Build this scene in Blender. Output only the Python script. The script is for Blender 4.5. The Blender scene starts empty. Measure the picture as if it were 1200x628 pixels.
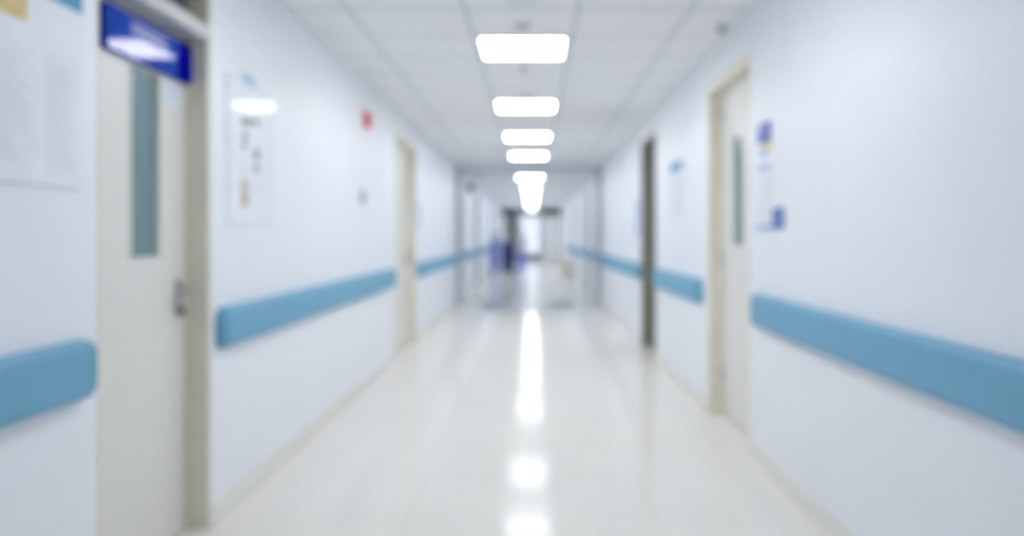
import bpy, bmesh, math, random
from mathutils import Vector
random.seed(4)
C = bpy.context.scene.collection
F = 850.0; CU = 624.0; CV = 277.0; CZ = 1.37
XL = -1.52; XR = 1.37; H = 2.795; REC = 0.10
Y0 = -4.0; YE = 36.0; OPEN_Z = 2.54

def yl(u, x=XL): return -x * F / (CU - u)
def yr(u, x=XR): return x * F / (u - CU)
def zz(v, y): return CZ + (CV - v) * y / F

# ---------------------------------------------------------------- materials
def lin(c):
    def f(x):
        x /= 255.0
        return x / 12.92 if x <= 0.04045 else ((x + 0.055) / 1.055) ** 2.4
    return (f(c[0]), f(c[1]), f(c[2]), 1.0)

def mat(name, rgb, rough=0.5, metal=0.0, coat=0.0, vary=0.03, scale=9.0, bump=0.0, bscale=200.0, trans=0.0, spec=0.5, coat_rough=0.03):
    m = bpy.data.materials.new(name); m.use_nodes = True
    nt = m.node_tree; b = nt.nodes['Principled BSDF']
    b.inputs['Roughness'].default_value = rough
    b.inputs['Metallic'].default_value = metal
    b.inputs['Coat Weight'].default_value = coat
    b.inputs['Coat Roughness'].default_value = coat_rough
    b.inputs['Transmission Weight'].default_value = trans
    b.inputs['Specular IOR Level'].default_value = spec
    c = lin(rgb)
    tc = nt.nodes.new('ShaderNodeTexCoord')
    n = nt.nodes.new('ShaderNodeTexNoise'); n.inputs['Scale'].default_value = scale; n.inputs['Detail'].default_value = 3
    nt.links.new(tc.outputs['Object'], n.inputs['Vector'])
    r = nt.nodes.new('ShaderNodeMapRange')
    r.inputs['From Min'].default_value = 0.3; r.inputs['From Max'].default_value = 0.7
    r.inputs['To Min'].default_value = 1 - vary; r.inputs['To Max'].default_value = 1 + vary
    nt.links.new(n.outputs['Fac'], r.inputs['Value'])
    mx = nt.nodes.new('ShaderNodeVectorMath'); mx.operation = 'SCALE'
    mx.inputs[0].default_value = c[:3]
    nt.links.new(r.outputs['Result'], mx.inputs['Scale'])
    nt.links.new(mx.outputs['Vector'], b.inputs['Base Color'])
    if bump:
        n2 = nt.nodes.new('ShaderNodeTexNoise'); n2.inputs['Scale'].default_value = bscale
        nt.links.new(tc.outputs['Object'], n2.inputs['Vector'])
        bp = nt.nodes.new('ShaderNodeBump'); bp.inputs['Strength'].default_value = bump; bp.inputs['Distance'].default_value = 0.002
        nt.links.new(n2.outputs['Fac'], bp.inputs['Height']); nt.links.new(bp.outputs['Normal'], b.inputs['Normal'])
    return m

def emit(name, rgb, strength):
    m = bpy.data.materials.new(name); m.use_nodes = True
    nt = m.node_tree; b = nt.nodes['Principled BSDF']
    b.inputs['Base Color'].default_value = lin(rgb)
    b.inputs['Emission Color'].default_value = lin(rgb)
    b.inputs['Emission Strength'].default_value = strength
    return m

M = {}
M['wall'] = mat('wall_paint', (238, 241, 247), 0.40, vary=0.01, scale=2.5, bump=0.08, bscale=120)
M['ceiling'] = mat('ceiling_tile', (243, 244, 245), 0.85, vary=0.02, scale=30, bump=0.1)
M['grid'] = mat('ceiling_grid_metal', (211, 217, 226), 0.5)
M['base'] = mat('skirting_cream', (232, 231, 226), 0.3)
M['door'] = mat('door_cream', (227, 226, 221), 0.35, vary=0.01)
M['door_grey'] = mat('door_pale_grey', (228, 231, 235), 0.35)
M['jamb'] = mat('jamb_beige', (218, 214, 199), 0.4)
M['jamb_light'] = mat('jamb_pale', (236, 231, 216), 0.4)
M['bar'] = mat('transom_bar_grey', (205, 206, 204), 0.35)
M['dark_door'] = mat('door_dark_olive', (112, 116, 110), 0.45)
M['dark_jamb'] = mat('jamb_olive', (150, 150, 136), 0.45)
M['glass'] = mat('frosted_teal_glass', (128, 158, 164), 0.16, trans=0.15, vary=0.04, scale=2)
M['dark_glass'] = mat('dark_teal_glass', (106, 122, 126), 0.12, trans=0.15)
M['rail'] = mat('handrail_blue', (113, 171, 201), 0.55, vary=0.02, bump=0.1, bscale=300)
M['rail_cap'] = mat('handrail_cap_blue', (102, 164, 192), 0.55, vary=0.02, bump=0.1, bscale=300)
M['sign_blue'] = mat('sign_blue', (4, 64, 180), 0.4, spec=0.0, coat=0.45, coat_rough=0.04, vary=0.02)
M['sign_navy'] = mat('sign_navy', (0, 4, 150), 0.4, spec=0.0, coat=0.12, coat_rough=0.06, vary=0.02)
M['white'] = mat('white_plastic', (235, 237, 240), 0.4)
M['paper'] = mat('paper', (234, 237, 245), 0.6)
M['gloss_paper'] = mat('laminated_poster', (238, 241, 248), 0.5, coat=0.3, coat_rough=0.09)
M['ink_grey'] = mat('ink_grey', (222, 226, 235), 0.6)
M['ink_dark'] = mat('ink_dark', (104, 106, 108), 0.6)
M['ink_blue'] = mat('ink_pale_blue', (176, 204, 226), 0.6)
M['ink_navy'] = mat('ink_slate_blue', (120, 130, 160), 0.6)
M['ink_tan'] = mat('ink_tan', (196, 184, 160), 0.6)
M['photo_tan'] = mat('photo_yellow_tan', (226, 200, 140), 0.5, vary=0.2, scale=12)
M['photo_skin'] = mat('photo_pink', (206, 160, 150), 0.5, vary=0.1, scale=20)
M['sky_blue'] = mat('header_sky_blue', (70, 152, 196), 0.4)
M['notice_blue'] = mat('notice_royal_blue', (44, 84, 186), 0.4)
M['notice_mid'] = mat('notice_mid_blue', (66, 108, 186), 0.4)
M['pale_blue'] = mat('pale_blue_card', (170, 196, 226), 0.5)
M['yellow'] = mat('yellow_sticker', (236, 212, 140), 0.5)
M['red'] = mat('red_plastic', (232, 74, 92), 0.35)
M['switch'] = mat('grey_switch', (168, 172, 174), 0.4)
M['steel'] = mat('brushed_steel', (176, 178, 180), 0.28, metal=1.0)
M['dark_steel'] = mat('dark_metal', (78, 82, 80), 0.4, metal=0.6)
M['grey'] = mat('grey_plastic', (188, 190, 192), 0.5)
M['portal'] = mat('portal_grey', (186, 194, 200), 0.4)
M['beam'] = mat('beam_grey', (222, 227, 232), 0.6)
M['mat'] = mat('grey_rubber_mat', (150, 158, 166), 0.35, vary=0.06, scale=60, bump=0.2)
M['green_dark'] = mat('dark_green_metal', (84, 104, 104), 0.4)
M['bin'] = mat('beige_plastic', (216, 208, 190), 0.4)
M['navy'] = mat('navy_canvas', (28, 44, 112), 0.8, vary=0.1, scale=20)
M['tube'] = mat('trolley_tube', (90, 100, 120), 0.35, metal=0.8)
M['wheel'] = mat('caster_rubber', (40, 42, 46), 0.6)
M['lilac'] = mat('periwinkle_cloth', (148, 162, 238), 0.8, vary=0.08, scale=14)
M['teal_cloth'] = mat('teal_cloth', (84, 146, 172), 0.8, vary=0.08, scale=14)
M['coat'] = mat('grey_white_cloth', (190, 198, 208), 0.8, vary=0.05, scale=14)
M['skin'] = mat('skin', (212, 170, 146), 0.5, vary=0.03)
M['hair'] = mat('hair_dark', (74, 66, 62), 0.6, vary=0.2, scale=60)
M['shoe'] = mat('white_shoe', (220, 220, 218), 0.5)
M['eye'] = mat('eye_dark', (40, 32, 30), 0.2)
M['lip'] = mat('lip', (180, 100, 96), 0.5)
M['cap'] = mat('blue_cap_cloth', (126, 150, 190), 0.8)
M['light'] = emit('lit_diffuser', (250, 252, 255), 9.0)
M['light_far'] = emit('lit_diffuser_dim', (246, 250, 255), 4.2)
M['far_light'] = emit('daylight_window', (236, 242, 255), 0.42)

# glossy floor: faint large tiles in a cream terrazzo
fm = mat('floor_terrazzo', (231, 228, 222), 0.12, vary=0.015, scale=1.3, spec=0.07)
nt = fm.node_tree; b = nt.nodes['Principled BSDF']
src = b.inputs['Base Color'].links[0].from_socket
tc = nt.nodes.new('ShaderNodeTexCoord')
br = nt.nodes.new('ShaderNodeTexBrick'); br.offset = 0.0
for k, v in (('Scale', 1.0), ('Mortar Size', 0.003), ('Brick Width', 0.6), ('Row Height', 0.6)): br.inputs[k].default_value = v
br.inputs['Color1'].default_value = (1, 1, 1, 1); br.inputs['Color2'].default_value = (0.985, 0.985, 0.985, 1); br.inputs['Mortar'].default_value = (0.82, 0.82, 0.82, 1)
nt.links.new(tc.outputs['Object'], br.inputs['Vector'])
mm = nt.nodes.new('ShaderNodeMix'); mm.data_type = 'RGBA'; mm.blend_type = 'MULTIPLY'; mm.inputs['Factor'].default_value = 1.0
nt.links.new(src, mm.inputs['A']); nt.links.new(br.outputs['Color'], mm.inputs['B']); nt.links.new(mm.outputs['Result'], b.inputs['Base Color'])
M['floor'] = fm

# ---------------------------------------------------------------- mesh helpers
def box(bm, x0, x1, y0, y1, z0, z1, bevel=0.0, seg=2):
    vs = [bm.verts.new((x, y, z)) for x in (x0, x1) for y in (y0, y1) for z in (z0, z1)]
    idx = [(0, 1, 3, 2), (4, 6, 7, 5), (0, 4, 5, 1), (2, 3, 7, 6), (0, 2, 6, 4), (1, 5, 7, 3)]
    fs = [bm.faces.new([vs[i] for i in f]) for f in idx]
    bmesh.ops.recalc_face_normals(bm, faces=fs)
    if bevel > 0:
        es = list({e for f in fs for e in f.edges})
        bmesh.ops.bevel(bm, geom=es, offset=bevel, segments=seg, affect='EDGES', profile=0.5)

def lathe(bm, prof, cx=0, cy=0, n=32, axis='z', c=0.0):
    """prof: list of (radius, height) along the axis"""
    rings = []
    for r, h in prof:
        ring = []
        for i in range(n):
            a = 2 * math.pi * i / n
            p, q = max(r, 1e-5) * math.cos(a), max(r, 1e-5) * math.sin(a)
            if axis == 'z': co = (cx + p, cy + q, h)
            elif axis == 'x': co = (h, cx + p, cy + q)
            else: co = (cx + p, h, cy + q)
            ring.append(bm.verts.new(co))
        rings.append(ring)
    fs = []
    for a, b_ in zip(rings, rings[1:]):
        for i in range(n):
            fs.append(bm.faces.new((a[i], a[(i + 1) % n], b_[(i + 1) % n], b_[i])))
    fs.append(bm.faces.new(rings[0])); fs.append(bm.faces.new(rings[-1]))
    bmesh.ops.recalc_face_normals(bm, faces=fs)

def tube(bm, pts, r, n=12):
    pts = [Vector(p) for p in pts]; rings = []
    for i, p in enumerate(pts):
        d = (pts[min(i + 1, len(pts) - 1)] - pts[max(i - 1, 0)]).normalized()
        up = Vector((0, 0, 1)) if abs(d.z) < 0.9 else Vector((1, 0, 0))
        s = d.cross(up).normalized(); t = s.cross(d).normalized()
        rings.append([bm.verts.new(p + (s * math.cos(2 * math.pi * k / n) + t * math.sin(2 * math.pi * k / n)) * r) for k in range(n)])
    fs = []
    for a, b_ in zip(rings, rings[1:]):
        for i in range(n): fs.append(bm.faces.new((a[i], a[(i + 1) % n], b_[(i + 1) % n], b_[i])))
    fs.append(bm.faces.new(rings[0])); fs.append(bm.faces.new(rings[-1]))
    bmesh.ops.recalc_face_normals(bm, faces=fs)

def obj(name, bm, m, parent=None, smooth=False):
    me = bpy.data.meshes.new(name); bm.to_mesh(me); bm.free()
    me.materials.append(m)
    if smooth:
        for p in me.polygons: p.use_smooth = True
    o = bpy.data.objects.new(name, me); C.objects.link(o)
    if parent: 
        o.parent = parent
        o.location = -parent.location if parent.get('_w') else (0, 0, 0)
    return o

def bx(name, m, parent, *dims, bevel=0.0):
    bm = bmesh.new(); box(bm, *dims, bevel=bevel); return obj(name, bm, m, parent)

def root(name, loc=(0, 0, 0)):
    """Empty at the thing's base; its parts below are written in world metres."""
    o = bpy.data.objects.new(name, None); C.objects.link(o); o.location = loc; o.empty_display_size = 0.1
    o['_w'] = 1
    return o

def tag(o, label, cat, group=None):
    o['label'] = label; o['category'] = cat
    if group: o['group'] = group
    return o
def struct(o): o['kind'] = 'structure'; return o

# ---------------------------------------------------------------- the room shell
OPEN_L = [(yl(113), yl(246)), (yl(463), yl(487)), (19.4, 20.6), (25.8, 27.0), (31.2, 32.4)]
OPEN_R = [(yr(880), yr(830)), (yr(769), yr(752)), (17.6, 18.8), (22.6, 23.8), (29.4, 30.6)]
def wall(name, xin, xout, opens):
    bm = bmesh.new(); y = Y0
    a, b_ = sorted((xin, xout))
    for o0, o1 in opens:
        box(bm, a, b_, y, o0, 0, H); box(bm, a, b_, o0, o1, OPEN_Z, H); y = o1
    box(bm, a, b_, y, YE + 9, 0, H)
    return struct(obj(name, bm, M['wall']))
wall('wall_left', XL, XL - 0.24, OPEN_L)
wall('wall_right', XR, XR + 0.24, OPEN_R)
struct(bx('floor', M['floor'], None, XL - 0.24, XR + 0.24, Y0, YE + 9, -0.1, 0))
ceiling = struct(bx('ceiling', M['ceiling'], None, XL - 0.24, XR + 0.24, Y0, YE + 9, H, H + 0.1))
struct(bx('wall_back', M['wall'], None, XL - 0.24, XR + 0.24, Y0 - 0.2, Y0, 0, H))
struct(bx('wall_end', M['wall'], None, XL - 0.24, XR + 0.24, YE + 9, YE + 9.2, 0, H))
# ceiling grid bars, hanging 3 mm proud of the tiles
bm = bmesh.new()
for x in (-1.155, -0.42, 0.285, 0.99): box(bm, x - 0.014, x + 0.014, Y0, YE + 9, H - 0.004, H)
TS = 2.43 / 4; LY = 5.455
k0 = int((Y0 - LY) / TS)
y = LY - TS / 2 - TS * 15
while y < YE + 9:
    if y > Y0: box(bm, XL, XR, y - 0.007, y + 0.007, H - 0.0035, H)
    y += TS
obj('ceiling_grid', bm, M['grid'], ceiling)
# skirting
for side, x, s, opens in (('left', XL, 1, OPEN_L), ('right', XR, -1, OPEN_R)):
    bm = bmesh.new(); y = Y0
    for o0, o1 in opens + [(YE + 9, YE + 9)]:
        a, b_ = sorted((x, x + s * 0.012)); box(bm, a, b_, y, o0, 0, 0.10, bevel=0.003); y = o1
    struct(obj('baseboard_' + side, bm, M['base']))

# ---------------------------------------------------------------- doors
def make_door(n, side, y0, y1, leaf_m, jamb_m, pane=None, handle_far=True, transom=False):
    s = 1 if side == 'left' else -1            # s points into the corridor
    xw = XL if side == 'left' else XR
    r = root('door_%d' % n, (xw, (y0 + y1) / 2, 0)); struct(r)
    def X(d): return xw + s * d                # d>0 into the corridor
    def b2(bm, d0, d1, ya, yb, za, zb, bevel=0.0):
        a, b_ = sorted((X(d0), X(d1))); box(bm, a, b_, ya, yb, za, zb, bevel=bevel)
    t = 0.035
    top = OPEN_Z
    bm = bmesh.new()
    b2(bm, -0.23, 0.0, y0, y0 + (0.012 if transom else t), 0, top); b2(bm, -0.23, 0.006, y1 - t, y1, 0, top); b2(bm, -0.23, 0.006, y0 + t, y1 - t, top - 0.06, top)
    obj('door_frame', bm, jamb_m, r)
    lt = top - 0.065
    if transom:
        bm = bmesh.new(); b2(bm, -0.15, 0.012, y0 + t, y1 - t, 2.285, 2.35, bevel=0.004)
        obj('transom_bar', bm, M['bar'], r)
        bm = bmesh.new(); b2(bm, -0.105, -0.095, y0 + t, y1 - t, 2.35, top - 0.06)
        obj('transom_pane', bm, M['dark_glass'], r)
        lt = 2.28
    ya, yb = y0 + (0.012 if transom else t) + 0.004, y1 - t - 0.004
    bm = bmesh.new()
    if pane:
        p0, p1, q0, q1 = pane
        b2(bm, -REC - 0.045, -REC, ya, p0, 0.008, lt); b2(bm, -REC - 0.045, -REC, p1, yb, 0.008, lt)
        b2(bm, -REC - 0.045, -REC, p0, p1, 0.008, q0); b2(bm, -REC - 0.045, -REC, p0, p1, q1, lt)
    else:
        b2(bm, -REC - 0.045, -REC, ya, yb, 0.008, lt)
    leaf = obj('door_leaf', bm, leaf_m, r)
    if pane:
        bm = bmesh.new(); b2(bm, -REC - 0.027, -REC - 0.018, p0, p1, q0, q1)
        pn = obj('window_pane', bm, M['glass'], r)
        w = 0.012
        bm = bmesh.new()
        for (a1, a2, c1, c2) in ((p0 - w, p0, q0 - w, q1 + w), (p1, p1 + w, q0 - w, q1 + w), (p0, p1, q0 - w, q0), (p0, p1, q1, q1 + w)):
            b2(bm, -REC, -REC + 0.005, a1, a2, c1, c2)
        obj('glazing_bead', bm, leaf_m, r)
    # lever handle with rose and lock cylinder
    hy = (y1 - t - 0.07) if handle_far else (y0 + t + 0.07); dr = -1 if handle_far else 1
    hz = 1.12
    bm = bmesh.new(); b2(bm, -REC, -REC + 0.009, hy - 0.024, hy + 0.024, hz - 0.12, hz + 0.05, bevel=0.004)
    obj('handle_plate', bm, M['steel'], r)
    bm = bmesh.new()
    tube(bm, [(X(-REC + 0.006), hy, hz), (X(-REC + 0.045), hy, hz), (X(-REC + 0.058), hy + dr * 0.012, hz), (X(-REC + 0.06), hy + dr * 0.05, hz), (X(-REC + 0.055), hy + dr * 0.125, hz - 0.004)], 0.010)
    obj('door_handle', bm, M['steel'], r, smooth=True)
    bm = bmesh.new(); lathe(bm, [(0.013, min(X(-REC + 0.006), X(-REC + 0.03))), (0.013, max(X(-REC + 0.006), X(-REC + 0.03)))], hy, hz - 0.09, 20, axis='x')
    obj('lock_cylinder', bm, M['dark_steel'], r)
    # hinges on the other edge
    ey = ya if handle_far else yb
    for hz2 in (0.25, 1.15, lt - 0.22):
        bm = bmesh.new(); lathe(bm, [(0.008, hz2), (0.008, hz2 + 0.1)], X(-REC + 0.006), ey, 12)
        obj('hinge', bm, M['steel'], r)
    return r

xl2 = XL - REC; xr2 = XR + REC
pz = (1.285, 2.065)
make_door(1, 'left', *OPEN_L[0], M['door'], M['jamb'], (yl(153, xl2), yl(186, xl2), *pz), transom=True)
make_door(2, 'left', *OPEN_L[1], M['door'], M['jamb_light'])
make_door(3, 'left', *OPEN_L[2], M['door_grey'], M['portal'])
make_door(4, 'left', *OPEN_L[3], M['door_grey'], M['portal'])
make_door(5, 'left', *OPEN_L[4], M['door_grey'], M['portal'])
make_door(6, 'right', *OPEN_R[0], M['door'], M['jamb_light'], (yr(871, xr2), yr(860, xr2), 1.31, 2.09), handle_far=False)
make_door(7, 'right', *OPEN_R[1], M['dark_door'], M['dark_jamb'])
make_door(8, 'right', *OPEN_R[2], M['door_grey'], M['portal'])
make_door(9, 'right', *OPEN_R[3], M['door_grey'], M['portal'])
make_door(10, 'right', *OPEN_R[4], M['door_grey'], M['portal'])

# ---------------------------------------------------------------- handrails
RZ0, RZ1, RD = 0.83, 1.025, 0.052
def outline(y0, y1, z0, z1, ra, rb, n=7):
    """rounded rectangle in the YZ plane, ra/rb = corner radius at the y0/y1 side"""
    pts = []
    for (cy, cz, r, a0) in ((y1, z1, rb, 0), (y0, z1, ra, 90), (y0, z0, ra, 180), (y1, z0, rb, 270)):
        sy = -1 if cy == y1 else 1; sz = -1 if cz == z1 else 1
        for k in range(n):
            a = math.radians(a0 + 90 * k / (n - 1))
            pts.append((cy + sy * r + r * math.cos(a), cz + sz * r + r * math.sin(a)))
    return pts
def shell(bm, xw, s, y0, y1, ra, rb):
    """bumper body: full outline at the wall, crowned face towards the corridor"""
    layers = [(0.0, 0.0), (RD * 0.45, 0.0)]
    for k in range(1, 7):
        a = math.radians(15 * k); layers.append((RD * 0.45 + RD * 0.55 * math.sin(a), 0.028 * (1 - math.cos(a))))
    rings = []
    for d, ins in layers:
        ia = ins if ra > 0 else 0; ib = ins if rb > 0 else 0
        ol = outline(y0 + ia, y1 - ib, RZ0 + ins, RZ1 - ins, max(ra - ins * 0.6, 0.001 if ra == 0 else 0.01), max(rb - ins * 0.6, 0.001 if rb == 0 else 0.01))
        rings.append([bm.verts.new((xw + s * d, p, q)) for p, q in ol])
    fs = []
    n = len(rings[0])
    for a, b_ in zip(rings, rings[1:]):
        for i in range(n): fs.append(bm.faces.new((a[i], a[(i + 1) % n], b_[(i + 1) % n], b_[i])))
    fs.append(bm.faces.new(rings[0])); fs.append(bm.faces.new(rings[-1]))
    bmesh.ops.recalc_face_normals(bm, faces=fs)
def rail(side, y0, y1, label):
    xw, s = (XL, 1) if side == 'left' else (XR, -1)
    r = root('wall_handrail', (xw, (y0 + y1) / 2, RZ0)); tag(r, label, 'handrail', 'blue handrails along the corridor walls')
    bm = bmesh.new(); shell(bm, xw, s, y0 + 0.07, y1 - 0.07, 0, 0); obj('rail_cover', bm, M['rail'], r)
    bm = bmesh.new(); shell(bm, xw, s, y0, y0 + 0.07, 0.05, 0); obj('end_cap', bm, M['rail_cap'], r)
    bm = bmesh.new(); shell(bm, xw, s, y1 - 0.07, y1, 0, 0.05); obj('end_cap', bm, M['rail_cap'], r)
    return r
PY0, PY1 = 14.5, 15.3
rail('left', Y0 + 0.1, 2.47, 'blue wall handrail at the left edge, ending before the nearest left door')
rail('left', yl(252), 7.85, 'blue wall handrail between the nearest left door and the second left door')
rail('left', yl(487) + 0.06, PY0 - 0.04, 'blue wall handrail from the second left door to the grey portal')
rail('left', PY1 + 0.05, 19.3, 'first blue wall handrail on the left just past the grey portal')
rail('left', 20.7, 25.7, 'far blue wall handrail on the left, beside the people')
rail('left', 27.1, 31.1, 'most distant blue wall handrail on the left, beyond the people')
rail('right', Y0 + 0.1, 4.42, 'large blue wall handrail at the right edge, nearest to the camera')
rail('right', yr(824), 7.98, 'blue wall handrail between the pale right door and the dark right door')
rail('right', yr(752) + 0.05, PY0 - 0.04, 'blue wall handrail from the dark right door to the grey portal')
rail('right', PY1 + 0.05, 17.5, 'first blue wall handrail on the right just past the grey portal')
rail('right', 18.9, 22.5, 'far blue wall handrail on the right, second past the portal')
rail('right', 23.9, 29.3, 'most distant blue wall handrail on the right, above the beige bin')

# ---------------------------------------------------------------- portal (fire door frame) half way down
struct(bx('trim_1', M['portal'], None, XL, XL + 0.045, PY0, PY1, 0, H))
struct(bx('trim_2', M['portal'], None, XR - 0.045, XR, PY0, PY1, 0, H))
struct(bx('trim_3', M['beam'], None, XL + 0.045, XR - 0.045, PY0, PY1, H - 0.10, H))
fmq = bmesh.new(); box(fmq, -0.98, 0.74, 13.5, 15.2, 0.0, 0.008, bevel=0.003)
tag(obj('floor_mat', fmq, M['mat']), 'thin grey mat lying across the floor under the grey portal', 'mat')

# ---------------------------------------------------------------- end of the corridor
struct(bx('wall_far', M['wall'], None, XL, -1.30, YE, YE + 0.15, 0, 2.40))
struct(bx('wall_far_header', M['wall'], None, XL, XR, YE, YE + 0.15, 2.76, H))
for nm, xa, xb in (('window_1', XL, -0.80), ('window_2', 0.45, XR)):
    r = root(nm, (xa, YE, 2.4)); struct(r)
    bm = bmesh.new()
    box(bm, xa, xb, YE - 0.02, YE + 0.12, 2.40, 2.45); box(bm, xa, xb, YE - 0.02, YE + 0.12, 2.71, 2.76)
    box(bm, xa, xa + 0.05, YE - 0.02, YE + 0.12, 2.45, 2.71); box(bm, xb - 0.05, xb, YE - 0.02, YE + 0.12, 2.45, 2.71)
    obj('window_frame', bm, M['green_dark'], r)
    bx('window_pane', M['dark_glass'], r, xa + 0.05, xb - 0.05, YE + 0.03, YE + 0.045, 2.45, 2.71)
r = struct(root('door_11', (-1.1, YE, 0)))
bx('door_leaf', M['green_dark'], r, -1.30, -0.92, YE - 0.02, YE + 0.05, 0.01, 2.40)
bx('door_frame', M['dark_jamb'], r, -0.92, -0.86, YE - 0.03, YE + 0.12, 0.0, 2.40)
bm = bmesh.new(); tube(bm, [(-0.98, YE - 0.02, 0.9), (-0.98, YE - 0.06, 0.9), (-0.98, YE - 0.06, 1.3), (-0.98, YE - 0.02, 1.3)], 0.014); obj('pull_handle', bm, M['steel'], r)
r = struct(root('door_12', (0.95, YE, 0)))
bx('door_leaf', M['door_grey'], r, 0.55, XR - 0.05, YE - 0.01, YE + 0.05, 0.01, 2.40)
bm = bmesh.new(); box(bm, 0.49, 0.55, YE - 0.03, YE + 0.12, 0, 2.40); box(bm, XR - 0.05, XR, YE - 0.03, YE + 0.12, 0, 2.40)
obj('door_frame', bm, M['jamb_light'], r)
bm = bmesh.new(); tube(bm, [(0.64, YE - 0.01, 0.9), (0.64, YE - 0.06, 0.9), (0.64, YE - 0.06, 1.3), (0.64, YE - 0.01, 1.3)], 0.014); obj('pull_handle', bm, M['steel'], r)
r = struct(root('window_3', (-0.1, YE + 9, 1.0)))
bx('window_pane', M['far_light'], r, -0.75, 0.45, YE + 8.96, YE + 8.985, 0.35, 2.6)
bm = bmesh.new()
for a in ((-0.81, -0.75, 0.29, 2.66), (0.45, 0.51, 0.29, 2.66), (-0.75, 0.45, 0.29, 0.35), (-0.75, 0.45, 2.6, 2.66), (-0.17, -0.13, 0.35, 2.6)):
    box(bm, a[0], a[1], YE + 8.93, YE + 9.0, a[2], a[3])
obj('window_frame', bm, M['white'], r)

# ---------------------------------------------------------------- ceiling lights
def light_panel(w, l, m='light'):
    r = root('ceiling_light', (0, 0, H))
    r['_w'] = 0
    z = -0.0
    bm = bmesh.new(); fw = 0.02
    for (a, b_, c, d) in ((-w - fw, -w, -l - fw, l + fw), (w, w + fw, -l - fw, l + fw), (-w, w, -l - fw, -l), (-w, w, l, l + fw)):
        box(bm, a, b_, c, d, -0.018, 0)
    obj('light_frame', bm, M['white'], r)
    bm = bmesh.new(); box(bm, -w, w, -l, l, -0.012, -0.001); obj('diffuser', bm, M[m], r)
    return r
def copy_tree(o, parent=None):
    c = o.copy(); C.objects.link(c)
    if parent: c.parent = parent
    for ch in list(o.children): copy_tree(ch, c)
    return c
near = [-1.835, 3.025, 5.455, 7.885, 10.315, 12.745]  # first panel is an added one behind the camera, fills light on the near walls
nlab = {-1.835: 'added unseen ceiling panel behind the camera, filling the near walls with light', 3.025: 'square lit ceiling panel nearest the camera, above the top of the frame',
        5.455: 'largest of the lit ceiling panels in view, first in the row',
        7.885: 'second lit ceiling panel in the row, counted from the largest one',
        10.315: 'third lit ceiling panel in the row, between the second and the fourth',
        12.745: 'fourth lit ceiling panel, the last one before the grey portal beam'}
p0 = light_panel(0.30, 0.275)
for i, yv in enumerate(near):
    o = p0 if i == 0 else copy_tree(p0)
    o.location = (-0.07, yv, H); tag(o, nlab[yv], 'ceiling light', 'square ceiling lights along the corridor')
o = copy_tree(p0); o.location = (-0.06, 17.4, H); tag(o, 'fifth lit ceiling panel, first one beyond the grey portal beam', 'ceiling light', 'square ceiling lights along the corridor')
p1 = light_panel(0.23, 0.6, 'light_far')
ys = [20.6, 22.6, 24.6, 26.6, 28.6, 30.6, 32.6, 34.6]
for i, yv in enumerate(ys):
    o = p1 if i == 0 else copy_tree(p1)
    o.location = (-0.04, yv, H); tag(o, 'long lit ceiling panel in the far strip of lights beyond the fifth panel', 'ceiling light', 'far strip of ceiling lights')
o = copy_tree(p1); o.location = (-0.04, 38.5, H); tag(o, 'lit ceiling panel in the bright space beyond the end doors', 'ceiling light', 'square ceiling lights along the corridor')

def detector(x, y, rad, label, name='smoke_detector'):
    r = root(name, (x, y, H)); tag(r, label, 'smoke detector', 'ceiling fittings beside the lights')
    bm = bmesh.new(); lathe(bm, [(rad, H), (rad, H - 0.008), (rad * .9, H - 0.014)], x, y, 32); obj('mounting_ring', bm, M['white'], r)
    bm = bmesh.new(); lathe(bm, [(rad * .8, H - 0.014), (rad * .7, H - 0.026), (rad * .4, H - 0.032), (0.01, H - 0.033)], x, y, 32); obj('detector_head', bm, M['grey'], r)
detector(-0.07, 4.86, 0.075, 'round grey smoke detector on the ceiling just before the largest light panel')
detector(-0.06, 7.36, 0.075, 'round grey smoke detector on the ceiling just before the second light panel')
r = root('fire_sprinkler', (-0.075, 6.1, H)); tag(r, 'small metal sprinkler head hanging between the first and second light panels', 'sprinkler')
bm = bmesh.new(); lathe(bm, [(0.032, H), (0.030, H - 0.008), (0.012, H - 0.01), (0.010, H - 0.03)], -0.075, 6.1, 20); obj('sprinkler_body', bm, M['steel'], r)
bm = bmesh.new(); lathe(bm, [(0.004, H - 0.03), (0.004, H - 0.05), (0.018, H - 0.051), (0.018, H - 0.054)], -0.075, 6.1, 20); obj('deflector', bm, M['steel'], r)
r = root('ceiling_speaker', (-0.06, 4.42, H)); tag(r, 'white round ceiling speaker at the top edge of the view', 'speaker')
bm = bmesh.new(); lathe(bm, [(0.09, H), (0.088, H - 0.01), (0.075, H - 0.014)], -0.06, 4.42, 32); obj('speaker_rim', bm, M['white'], r)
bm = bmesh.new(); lathe(bm, [(0.074, H - 0.01), (0.05, H - 0.018), (0.01, H - 0.02)], -0.06, 4.42, 32); obj('speaker_grille', bm, M['white'], r)
r = root('dome_camera', (1.27, 4.85, H)); tag(r, 'small grey dome camera on the ceiling near the pale right door', 'camera')
bm = bmesh.new(); lathe(bm, [(0.05, H), (0.05, H - 0.03)], 1.27, 4.85, 24); obj('camera_base', bm, M['white'], r)
bm = bmesh.new(); lathe(bm, [(0.042, H - 0.03), (0.038, H - 0.05), (0.02, H - 0.066), (0.002, H - 0.07)], 1.27, 4.85, 24); obj('camera_dome', bm, M['portal'], r, smooth=True)

# ---------------------------------------------------------------- things on the left wall
def plate(name, m, parent, side, y0, y1, z0, z1, d0, d1, bevel=0.0):
    xw, s = (XL, 1) if side == 'left' else (XR, -1)
    a, b_ = sorted((xw + s * d0, xw + s * d1))
    return bx(name, m, parent, a, b_, y0, y1, z0, z1, bevel=bevel)

def sheet(name, m, parent, side, y0, y1, z0, z1, d0, d1): return plate(name, m, parent, side, y0, y1, z0, z1, d0, d1)

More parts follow.
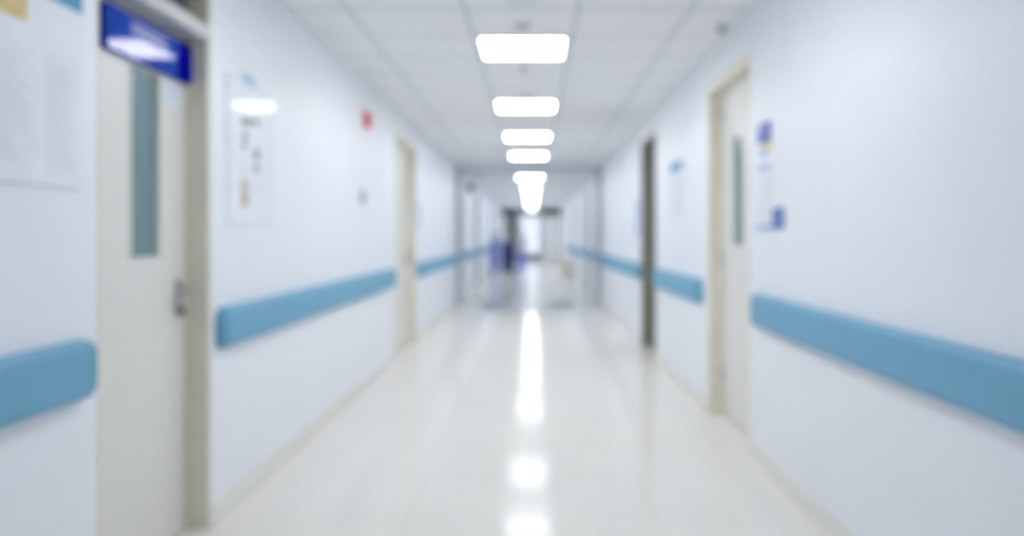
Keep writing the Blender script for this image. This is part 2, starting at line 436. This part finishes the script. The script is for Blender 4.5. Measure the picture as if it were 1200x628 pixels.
def lines(name, m, parent, side, y0, y1, z0, z1, n, d, hgt=0.006):
    """rows of small print merged into one printed block"""
    xw, s = (XL, 1) if side == 'left' else (XR, -1)
    a, b_ = sorted((xw + s * d, xw + s * (d + 0.0006))); bm = bmesh.new()
    for k in range(n):
        zt = z1 - (z1 - z0) * (k + 0.5) / n
        e = y1 - random.random() * 0.35 * (y1 - y0)
        box(bm, a, b_, y0, e, zt - hgt / 2, zt + hgt / 2)
    return obj(name, bm, m, parent)

# blue room sign standing 3 cm proud of the first door leaf, tilted a little
ys0, ys1, zs0, zs1 = 2.71, 3.378, 2.082, 2.248
r = root('door_sign', (XL - 0.065, (ys0 + ys1) / 2, zs0)); tag(r, 'royal blue room sign with faint white lettering across the top of the left door', 'sign')
plate('sign_panel', M['sign_blue'], r, 'left', ys0, 3.24, zs0, zs1, -0.098, -0.065)
plate('sign_end_panel', M['sign_navy'], r, 'left', 3.24, ys1, zs0, zs1, -0.098, -0.065)
lines('lettering', M['white'], r, 'left', 2.87, 3.16, 2.175, 2.225, 2, -0.065, hgt=0.009)
r = root('door_notice', (xl2, 3.27, 1.98)); tag(r, 'small pale notice stuck on the left door below the blue sign', 'notice')
plate('notice_sheet', M['paper'], r, 'left', 3.19, 3.33, 1.96, 2.06, -REC, -REC + 0.003)
lines('print', M['ink_blue'], r, 'left', 3.205, 3.31, 1.975, 2.045, 4, -REC + 0.003)

# large notice board by the left edge
b0, b1 = 1.80, yl(94); bz0, bz1 = zz(222, b1), 2.42
r = root('notice_board', (XL, (b0 + b1) / 2, bz0)); tag(r, 'large white notice board with photos and printed pages at the left edge', 'notice board')
plate('board_back', M['gloss_paper'], r, 'left', b0, b1, bz0, bz1, 0.001, 0.012, bevel=0.002)
plate('title_banner', M['sky_blue'], r, 'left', yl(48), b1 - 0.01, zz(16, yl(90)), bz1 - 0.01, 0.012, 0.014)
ph = plate('photo', M['photo_tan'], r, 'left', 1.9, yl(26), 2.01, bz1 - 0.03, 0.012, 0.014)
bm = bmesh.new(); lathe(bm, [(0.075, XL + 0.014), (0.075, XL + 0.0155)], 2.06, 2.16, 28, axis='x'); obj('portrait', bm, M['photo_skin'], ph)
for (ua, ub) in ((-60, 40), (52, 88)):
    ya, yb = yl(ua), yl(ub)
    pg = plate('printed_page', M['paper'], r, 'left', ya, yb, 1.56, 1.94, 0.012, 0.014)
    lines('print', M['ink_grey'], pg, 'left', ya + 0.02, yb - 0.015, 1.585, 1.91, 12, 0.014, hgt=0.012)

# glossy poster after the first door
q0, q1 = 3.60, 4.23
r = root('wall_poster', (XL, 3.9, 1.43)); tag(r, 'glossy white poster with small pictures on the left wall beside the first door', 'poster')
plate('poster_sheet', M['gloss_paper'], r, 'left', q0, q1, 1.43, 2.19, 0, 0.012)
def pic(m, u, v, w, h_):
    yy = yl(u); zc = zz(v, yy); p = plate('picture', m, r, 'left', yy - w / 2, yy + w / 2, zc - h_ / 2, zc + h_ / 2, 0.012, 0.0128)
pic(M['ink_blue'], 290, 95, 0.16, 0.05); pic(M['ink_dark'], 286, 143, 0.10, 0.035); pic(M['ink_dark'], 297, 143, 0.08, 0.03)
pic(M['ink_navy'], 298, 181, 0.07, 0.05); pic(M['ink_navy'], 285, 159, 0.06, 0.035); pic(M['ink_grey'], 286, 202, 0.09, 0.04)
pic(M['ink_tan'], 284, 217, 0.09, 0.05); pic(M['ink_tan'], 284, 235, 0.09, 0.06); pic(M['ink_dark'], 284, 170, 0.07, 0.02); pic(M['ink_navy'], 298, 196, 0.06, 0.03); pic(M['ink_dark'], 285, 228, 0.06, 0.02); pic(M['ink_grey'], 299, 203, 0.09, 0.05); pic(M['ink_grey'], 299, 222, 0.09, 0.05)

# fire alarm and switch
y_ = yl(428.5); z_ = zz(140.5, y_)
r = root('fire_alarm', (XL, y_, z_)); tag(r, 'small red fire alarm sounder high on the left wall', 'fire alarm')
plate('alarm_base', M['red'], r, 'left', y_ - 0.085, y_ + 0.085, z_ - 0.075, z_ + 0.075, 0, 0.03, bevel=0.012)
bm = bmesh.new(); lathe(bm, [(0.06, XL + 0.03), (0.055, XL + 0.04), (0.03, XL + 0.048), (0.002, XL + 0.049)], y_, z_, 24, axis='x'); obj('alarm_dome', bm, M['red'], r, smooth=True)
y_ = yl(424.5); z_ = zz(231, y_)
r = root('call_point', (XL, y_, z_)); tag(r, 'small grey wall switch on the left wall below the red fire alarm', 'switch')
plate('switch_plate', M['switch'], r, 'left', y_ - 0.05, y_ + 0.05, z_ - 0.06, z_ + 0.06, 0, 0.012, bevel=0.004)
plate('switch_button', M['ink_dark'], r, 'left', y_ - 0.02, y_ + 0.02, z_ - 0.03, z_ + 0.03, 0.012, 0.02, bevel=0.003)
# narrow notice past second door
y_ = yl(490); r = root('wall_notice', (XL, y_, 1.6)); tag(r, 'pale blue strip notice on the left wall just past the second left door', 'notice')
plate('notice_sheet', M['pale_blue'], r, 'left', y_ - 0.08, y_ + 0.08, 1.50, 1.82, 0, 0.01)
lines('print', M['ink_grey'], r, 'left', y_ - 0.06, y_ + 0.06, 1.53, 1.78, 6, 0.01)
# dark box above rail past portal
r = root('exit_light', (XL, 17.3, 2.5)); tag(r, 'small dark grey box fixed high on the left wall past the portal', 'exit light')
plate('box_body', M['dark_steel'], r, 'left', 17.05, 17.5, 2.44, 2.60, 0, 0.10, bevel=0.01)
plate('lamp_cover', M['grey'], r, 'left', 17.10, 17.45, 2.425, 2.44, 0.01, 0.09)

# ---------------------------------------------------------------- things on the right wall
def rz(v, u): return zz(v, yr(u))
r = root('wall_sign', (XR, yr(896), rz(167, 896))); tag(r, 'small royal blue sign above the yellow sticker on the right wall', 'sign')
plate('sign_panel', M['notice_blue'], r, 'right', yr(903), yr(890), rz(167, 896), rz(145, 896), 0, 0.012, bevel=0.002)
lines('lettering', M['white'], r, 'right', yr(900), yr(893), rz(158, 896), rz(151, 896), 2, 0.012, hgt=0.008)
r = obj('yellow_sticker', (lambda bm: (box(bm, XR - 0.006, XR, yr(905), yr(895), rz(174.5, 900), rz(168, 900), bevel=0.002), bm)[1])(bmesh.new()), M['yellow'])
tag(r, 'small yellow sticker directly below the royal blue sign', 'sticker')
r = obj('blue_sticker', (lambda bm: (box(bm, XR - 0.006, XR, yr(900), yr(891), rz(182, 896), rz(176, 896), bevel=0.002), bm)[1])(bmesh.new()), M['pale_blue'])
tag(r, 'tiny pale blue sticker between the yellow sticker and the document holder', 'sticker')
r = root('document_holder', (XR, yr(896), rz(268, 896))); tag(r, 'clear holder with a tall printed sheet on the wall beside the pale right door', 'document holder')
ya, yb, za, zb = yr(906), yr(888), rz(268, 896), rz(190, 896)
plate('printed_sheet', M['paper'], r, 'right', ya, yb, za, zb, 0, 0.006)
plate('holder_lip', M['pale_blue'], r, 'right', ya, yb, za, za + 0.02, 0.006, 0.02)
plate('sheet_heading', M['pale_blue'], r, 'right', ya + 0.05, yb - 0.05, zb - 0.05, zb - 0.02, 0.006, 0.007)
lines('print', M['ink_grey'], r, 'right', ya + 0.03, yb - 0.03, za + 0.04, zb - 0.07, 12, 0.006, hgt=0.007)
r = root('blue_notice', (XR, yr(911), rz(268, 911))); tag(r, 'square mid blue notice at the lower corner of the clear document holder', 'notice')
plate('notice_panel', M['notice_mid'], r, 'right', yr(919), yr(906.5), rz(268, 911), rz(244, 911), 0, 0.01, bevel=0.002)
lines('lettering', M['pale_blue'], r, 'right', yr(917), yr(909), rz(264, 911), rz(250, 911), 3, 0.01, hgt=0.006)
r = root('wall_poster', (XR, 6.9, 1.5)); tag(r, 'pale poster with a sky blue heading between the two right doors', 'poster')
ya, yb = yr(802), yr(785)
plate('poster_sheet', M['paper'], r, 'right', ya, yb, rz(256, 793), rz(188, 793), 0, 0.008)
plate('poster_heading', M['sky_blue'], r, 'right', yr(800), yr(787), rz(201, 793), rz(190, 793), 0.008, 0.01)
lines('print', M['ink_grey'], r, 'right', ya + 0.08, yb - 0.08, rz(252, 793), rz(206, 793), 9, 0.008, hgt=0.018)
y_ = yr(747.5); r = root('wall_notice', (XR, y_, 1.4)); tag(r, 'pale blue narrow notice on the right wall just past the dark door', 'notice')
plate('notice_sheet', M['pale_blue'], r, 'right', y_ - 0.12, y_ + 0.12, 1.36, 1.86, 0, 0.01)
lines('print', M['ink_grey'], r, 'right', y_ - 0.1, y_ + 0.1, 1.4, 1.82, 9, 0.01)

# ---------------------------------------------------------------- people, trolley and bin far down the corridor
def skinned(name, verts, edges, radii, m, parent, rootv=0, sub=2):
    me = bpy.data.meshes.new(name); me.from_pydata(verts, edges, [])
    o = bpy.data.objects.new(name, me); C.objects.link(o)
    sk = o.modifiers.new('skin', 'SKIN'); sk.use_smooth_shade = True
    for i, rr in enumerate(radii):
        sv = me.skin_vertices[0].data[i]
        sv.radius = rr if isinstance(rr, tuple) else (rr, rr); sv.use_root = (i == rootv)
    ss = o.modifiers.new('sub', 'SUBSURF'); ss.levels = sub; ss.render_levels = sub
    bpy.context.view_layer.update()
    ev = o.evaluated_get(bpy.context.evaluated_depsgraph_get())
    nm = bpy.data.meshes.new_from_object(ev); nm.name = name
    o.modifiers.clear(); o.data = nm; nm.materials.clear(); nm.materials.append(m)
    for p in nm.polygons: p.use_smooth = True
    o.parent = parent
    return o
class Skel:
    def __init__(s): s.v = []; s.e = []; s.r = []
    def add(s, co, r, frm=None):
        s.v.append(co); s.r.append(r)
        if frm is not None: s.e.append((frm, len(s.v) - 1))
        return len(s.v) - 1
def person(x, y, rotz, h, lean, top_m, sleeve_m, leg_m, hair_m, label, reach):
    """local frame: faces -Y, x to its left; lean moves the upper body forward"""
    P = bpy.data.objects.new('person', None); C.objects.link(P); P.location = (x, y, 0); P.rotation_euler = (0, 0, rotz)
    tag(P, label, 'person', 'people at the far end of the corridor')
    k = h / 1.70
    def lp(px, py, pz): # leaning above the hips
        if pz > 0.92: py = py - (pz - 0.92) * lean
        return (px * k, py * k, (pz - (0.5 * lean * lean * max(pz - 0.92, 0))) * k)
    arms = {}
    for s in (-1, 1):
        sh = (0.165 * s, 0.0, 1.39)
        if reach: el = (0.22 * s, -0.03, 1.13); wr = (0.17 * s, -0.20, 1.13)
        else: el = (0.23 * s, 0.03, 1.12); wr = (0.24 * s, -0.05, 0.88)
        arms[s] = (sh, el, wr)
    # body
    K = Skel()
    pel = K.add(lp(0, 0, 0.93), (0.13 * k, 0.10 * k)); wa = K.add(lp(0, 0, 1.10), (0.11 * k, 0.085 * k), pel); ch = K.add(lp(0, 0, 1.30), (0.13 * k, 0.095 * k), wa)
    nb = K.add(lp(0, 0.0, 1.43), 0.055 * k, ch); nk = K.add(lp(0, -0.01, 1.49), 0.045 * k, nb)
    jaw = K.add(lp(0, -0.025, 1.545), (0.055 * k, 0.065 * k), nk); hd = K.add(lp(0, -0.012, 1.615), (0.074 * k, 0.088 * k), jaw); K.add(lp(0, -0.005, 1.672), (0.055 * k, 0.062 * k), hd)
    for s in (-1, 1):
        sh, el, wr = arms[s]
        a = K.add(lp(*sh), 0.052 * k, ch); b_ = K.add(lp(*el), 0.036 * k, a); c = K.add(lp(*wr), 0.024 * k, b_)
        dx, dy, dz = [wr[i] - el[i] for i in range(3)]; L = math.sqrt(dx * dx + dy * dy + dz * dz); d = (dx / L, dy / L, dz / L)
        pm = K.add(lp(wr[0] + d[0] * .055, wr[1] + d[1] * .055, wr[2] + d[2] * .055), (0.030 * k, 0.016 * k), c)
        for q, ln in ((-0.027, .06), (-0.009, .072), (0.009, .068), (0.027, .052)):
            f0 = K.add(lp(wr[0] + d[0] * .095 + (q if reach else 0), wr[1] + d[1] * .095 + (0 if reach else q), wr[2] + d[2] * .095), 0.009 * k, pm)
            K.add(lp(wr[0] + d[0] * (.095 + ln) + (q * 1.1 if reach else -0.008 * s), wr[1] + d[1] * (.095 + ln) + (0 if reach else q * 1.1), wr[2] + d[2] * (.095 + ln) - (0.02 if reach else 0)), 0.008 * k, f0)
        t0 = K.add(lp(wr[0] + d[0] * .05 - (0.035 * s if reach else 0), wr[1] + d[1] * .05 - (0 if reach else 0.035), wr[2] + d[2] * .05), 0.010 * k, pm)
        K.add(lp(wr[0] + d[0] * .085 - (0.045 * s if reach else 0), wr[1] + d[1] * .085 - (0 if reach else 0.045), wr[2] + d[2] * .085), 0.009 * k, t0)
        hp = K.add((0.09 * s * k, 0, 0.86 * k), 0.085 * k, pel); kn = K.add((0.10 * s * k, -0.015 * k, 0.48 * k), 0.055 * k, hp); an = K.add((0.10 * s * k, 0.02 * k, 0.09 * k), 0.036 * k, kn)
        K.add((0.11 * s * k, -0.09 * k, 0.045 * k), (0.036 * k, 0.024 * k), an)
    body = skinned('body', K.v, K.e, K.r, M['skin'], P)
    # top with sleeves
    bm = bmesh.new(); rings = []
    prof = [(0.75, .190, .150), (0.753, .198, .156), (0.84, .193, .150), (0.93, .182, .142), (1.02, .168, .130), (1.10, .162, .124), (1.20, .172, .130), (1.30, .186, .134), (1.37, .186, .118), (1.41, .155, .098), (1.435, .115, .080), (1.455, .078, .066), (1.462, .070, .060)]
    for z, rx, ry in prof:
        ring = []
        for q in range(36):
            a = 2 * math.pi * q / 36
            fold = 1 + 0.025 * math.sin(5 * a + z * 6) * max(0, 1.15 - z) / 0.4
            ring.append(bm.verts.new(lp(rx * math.cos(a) * fold, ry * math.sin(a) * fold, z)))
        rings.append(ring)
    for ra_, rb_ in zip(rings, rings[1:]):
        for q in range(36): bm.faces.new((ra_[q], ra_[(q + 1) % 36], rb_[(q + 1) % 36], rb_[q]))
    bm.faces.new(rings[0]); bm.faces.new(rings[-1]); bmesh.ops.recalc_face_normals(bm, faces=bm.faces[:])
    tn = obj('tunic', bm, top_m, None, smooth=True); tn.parent = P
    for s in (-1, 1):
        S = Skel(); sh, el, wr = arms[s]; a0 = S.add(lp(0.09 * s, 0, 1.37), 0.062 * k); a = S.add(lp(*sh), 0.074 * k, a0); b_ = S.add(lp(*el), 0.058 * k, a); S.add(lp(*[el[i] + (wr[i] - el[i]) * .9 for i in range(3)]), 0.048 * k, b_)
        skinned('sleeve', S.v, S.e, S.r, sleeve_m, P)
    R = Skel(); a = R.add((0, 0, 0.90 * k), 0.115 * k)
    for s in (-1, 1):
        hp = R.add((0.09 * s * k, 0, 0.82 * k), 0.102 * k, a); kn = R.add((0.10 * s * k, -0.015 * k, 0.48 * k), 0.078 * k, hp); R.add((0.10 * s * k, 0.015 * k, 0.085 * k), 0.068 * k, kn)
    skinned('trousers', R.v, R.e, R.r, leg_m, P)
    for s in (-1, 1):
        S = Skel(); a = S.add((0.10 * s * k, 0.045 * k, 0.048 * k), 0.040 * k); b_ = S.add((0.105 * s * k, -0.05 * k, 0.045 * k), 0.041 * k, a); S.add((0.115 * s * k, -0.145 * k, 0.036 * k), 0.032 * k, b_)
        skinned('shoe', S.v, S.e, S.r, M['shoe'], P)
    def ball(name, co, rad, m, sx=1, sy=1, sz=1):
        bm = bmesh.new(); bmesh.ops.create_uvsphere(bm, u_segments=20, v_segments=14, radius=rad * k)
        bmesh.ops.scale(bm, vec=(sx, sy, sz), verts=bm.verts)
        o = obj(name, bm, m, None, smooth=True); o.location = lp(*co); o.parent = P; return o
    ball('hair', (0, 0.022, 1.635), 0.098, hair_m, 0.92, 1.0, 0.95)
    for s in (-1, 1):
        ball('eye', (0.028 * s, -0.092, 1.605), 0.010, M['eye']); ball('ear', (0.076 * s, -0.012, 1.60), 0.022, M['skin'], 0.4, 0.8, 1.2)
    ball('nose', (0, -0.106, 1.582), 0.014, M['skin'], 0.8, 1, 1.5); ball('mouth', (0, -0.094, 1.548), 0.017, M['lip'], 1.2, 0.4, 0.4)
    return P
PYY = 24.6
person(-1.28, PYY + 0.75, math.radians(42), 1.56, 0.16, M['lilac'], M['teal_cloth'], M['lilac'], M['hair'], 'person in periwinkle clothes with teal sleeves leaning forward by the left wall', True)
person(-0.39, PYY + 0.75, math.radians(-36), 1.66, 0.04, M['coat'], M['coat'], M['lilac'], M['cap'], 'person in grey-white top and periwinkle trousers on the right of the trolley', True)
# navy linen trolley between them
tx, ty = -0.83, PYY
r = root('linen_trolley', (tx, ty, 0)); tag(r, 'dark navy canvas trolley standing in front of and between the two distant people', 'trolley')
bm = bmesh.new()
n0 = len(bm.verts); box(bm, tx - 0.17, tx + 0.17, ty - 0.28, ty + 0.28, 0.22, 1.12, bevel=0.04, seg=3)
for v in bm.verts:
    f_ = 0.86 + 0.14 * (v.co.z - 0.22) / 0.9; v.co.x = tx + (v.co.x - tx) * f_; v.co.y = ty + (v.co.y - ty) * f_
obj('canvas_bag', bm, M['navy'], r)
bm = bmesh.new()
box(bm, tx - 0.15, tx + 0.15, ty - 0.25, ty + 0.25, 1.12, 1.17, bevel=0.02, seg=3)
obj('lid', bm, M['navy'], r)
bm = bmesh.new()
for sx in (-1, 1):
    for sy in (-1, 1): tube(bm, [(tx + sx * .18, ty + sy * .27, 0.14), (tx + sx * .18, ty + sy * .27, 1.14)], 0.012)
for z in (0.18, 1.14):
    tube(bm, [(tx - .18, ty - .27, z), (tx + .18, ty - .27, z), (tx + .18, ty + .27, z), (tx - .18, ty + .27, z), (tx - .18, ty - .27, z)], 0.012)
obj('trolley_frame', bm, M['tube'], r)
for sx in (-1, 1):
    for sy in (-1, 1):
        bm = bmesh.new(); lathe(bm, [(0.055, tx + sx * .18 - .014), (0.06, tx + sx * .18 - .008), (0.06, tx + sx * .18 + .008), (0.055, tx + sx * .18 + .014)], ty + sy * .27, 0.06, 20, axis='x')
        w = obj('caster', bm, M['wheel'], r)
        bm = bmesh.new(); box(bm, tx + sx * .18 - .022, tx + sx * .18 + .022, ty + sy * .27 - .012, ty + sy * .27 + .012, 0.12, 0.15); f2 = obj('caster_fork', bm, M['tube'], w)
# beige pedal bin by the right wall
cx, cy = 1.13, 24.0
r = root('waste_bin', (cx, cy, 0)); tag(r, 'beige waste bin on the floor against the far right wall', 'bin')
bm = bmesh.new(); box(bm, cx - 0.16, cx + 0.16, cy - 0.15, cy + 0.15, 0, 0.52, bevel=0.03, seg=3)
for v in bm.verts:
    f_ = 0.84 + 0.16 * v.co.z / 0.52; v.co.x = cx + (v.co.x - cx) * f_; v.co.y = cy + (v.co.y - cy) * f_
obj('bin_body', bm, M['bin'], r)
bm = bmesh.new(); box(bm, cx - 0.175, cx + 0.175, cy - 0.165, cy + 0.165, 0.52, 0.60, bevel=0.03, seg=3); obj('bin_lid', bm, M['bin'], r)

for o in bpy.data.objects:
    if '_w' in o: del o['_w']

# ---------------------------------------------------------------- world, camera, output
w = bpy.data.worlds.new('rooms_beyond'); bpy.context.scene.world = w; w.use_nodes = True
w.node_tree.nodes['Background'].inputs['Color'].default_value = (0.45, 0.55, 0.6, 1); w.node_tree.nodes['Background'].inputs['Strength'].default_value = 0.4
cd = bpy.data.cameras.new('camera'); cam = bpy.data.objects.new('camera', cd); C.objects.link(cam)
cam.location = (0, 0, CZ); cam.rotation_euler = (math.radians(90), 0, 0)
cd.sensor_width = 36.0; cd.sensor_fit = 'HORIZONTAL'; cd.lens = F / 1200 * 36
cd.shift_x = -24 / 1200; cd.shift_y = -37 / 1200; cd.clip_start = 0.02; cd.clip_end = 200
cd.dof.use_dof = True; cd.dof.focus_distance = 0.45
BLUR = 15.0
ap = BLUR * 0.45 / F            # aperture diameter in metres
cd.dof.aperture_fstop = (cd.lens / 1000) / ap
bpy.context.scene.camera = cam
sc = bpy.context.scene
sc.view_settings.view_transform = 'Standard'; sc.view_settings.look = 'None'; sc.view_settings.gamma = 1.0; sc.view_settings.use_curve_mapping = False
sc.view_settings.exposure = 1.07
sc.cycles.use_denoising = True; sc.cycles.max_bounces = 14; sc.cycles.diffuse_bounces = 8; sc.cycles.glossy_bounces = 6
sc.cycles.sample_clamp_indirect = 8.0
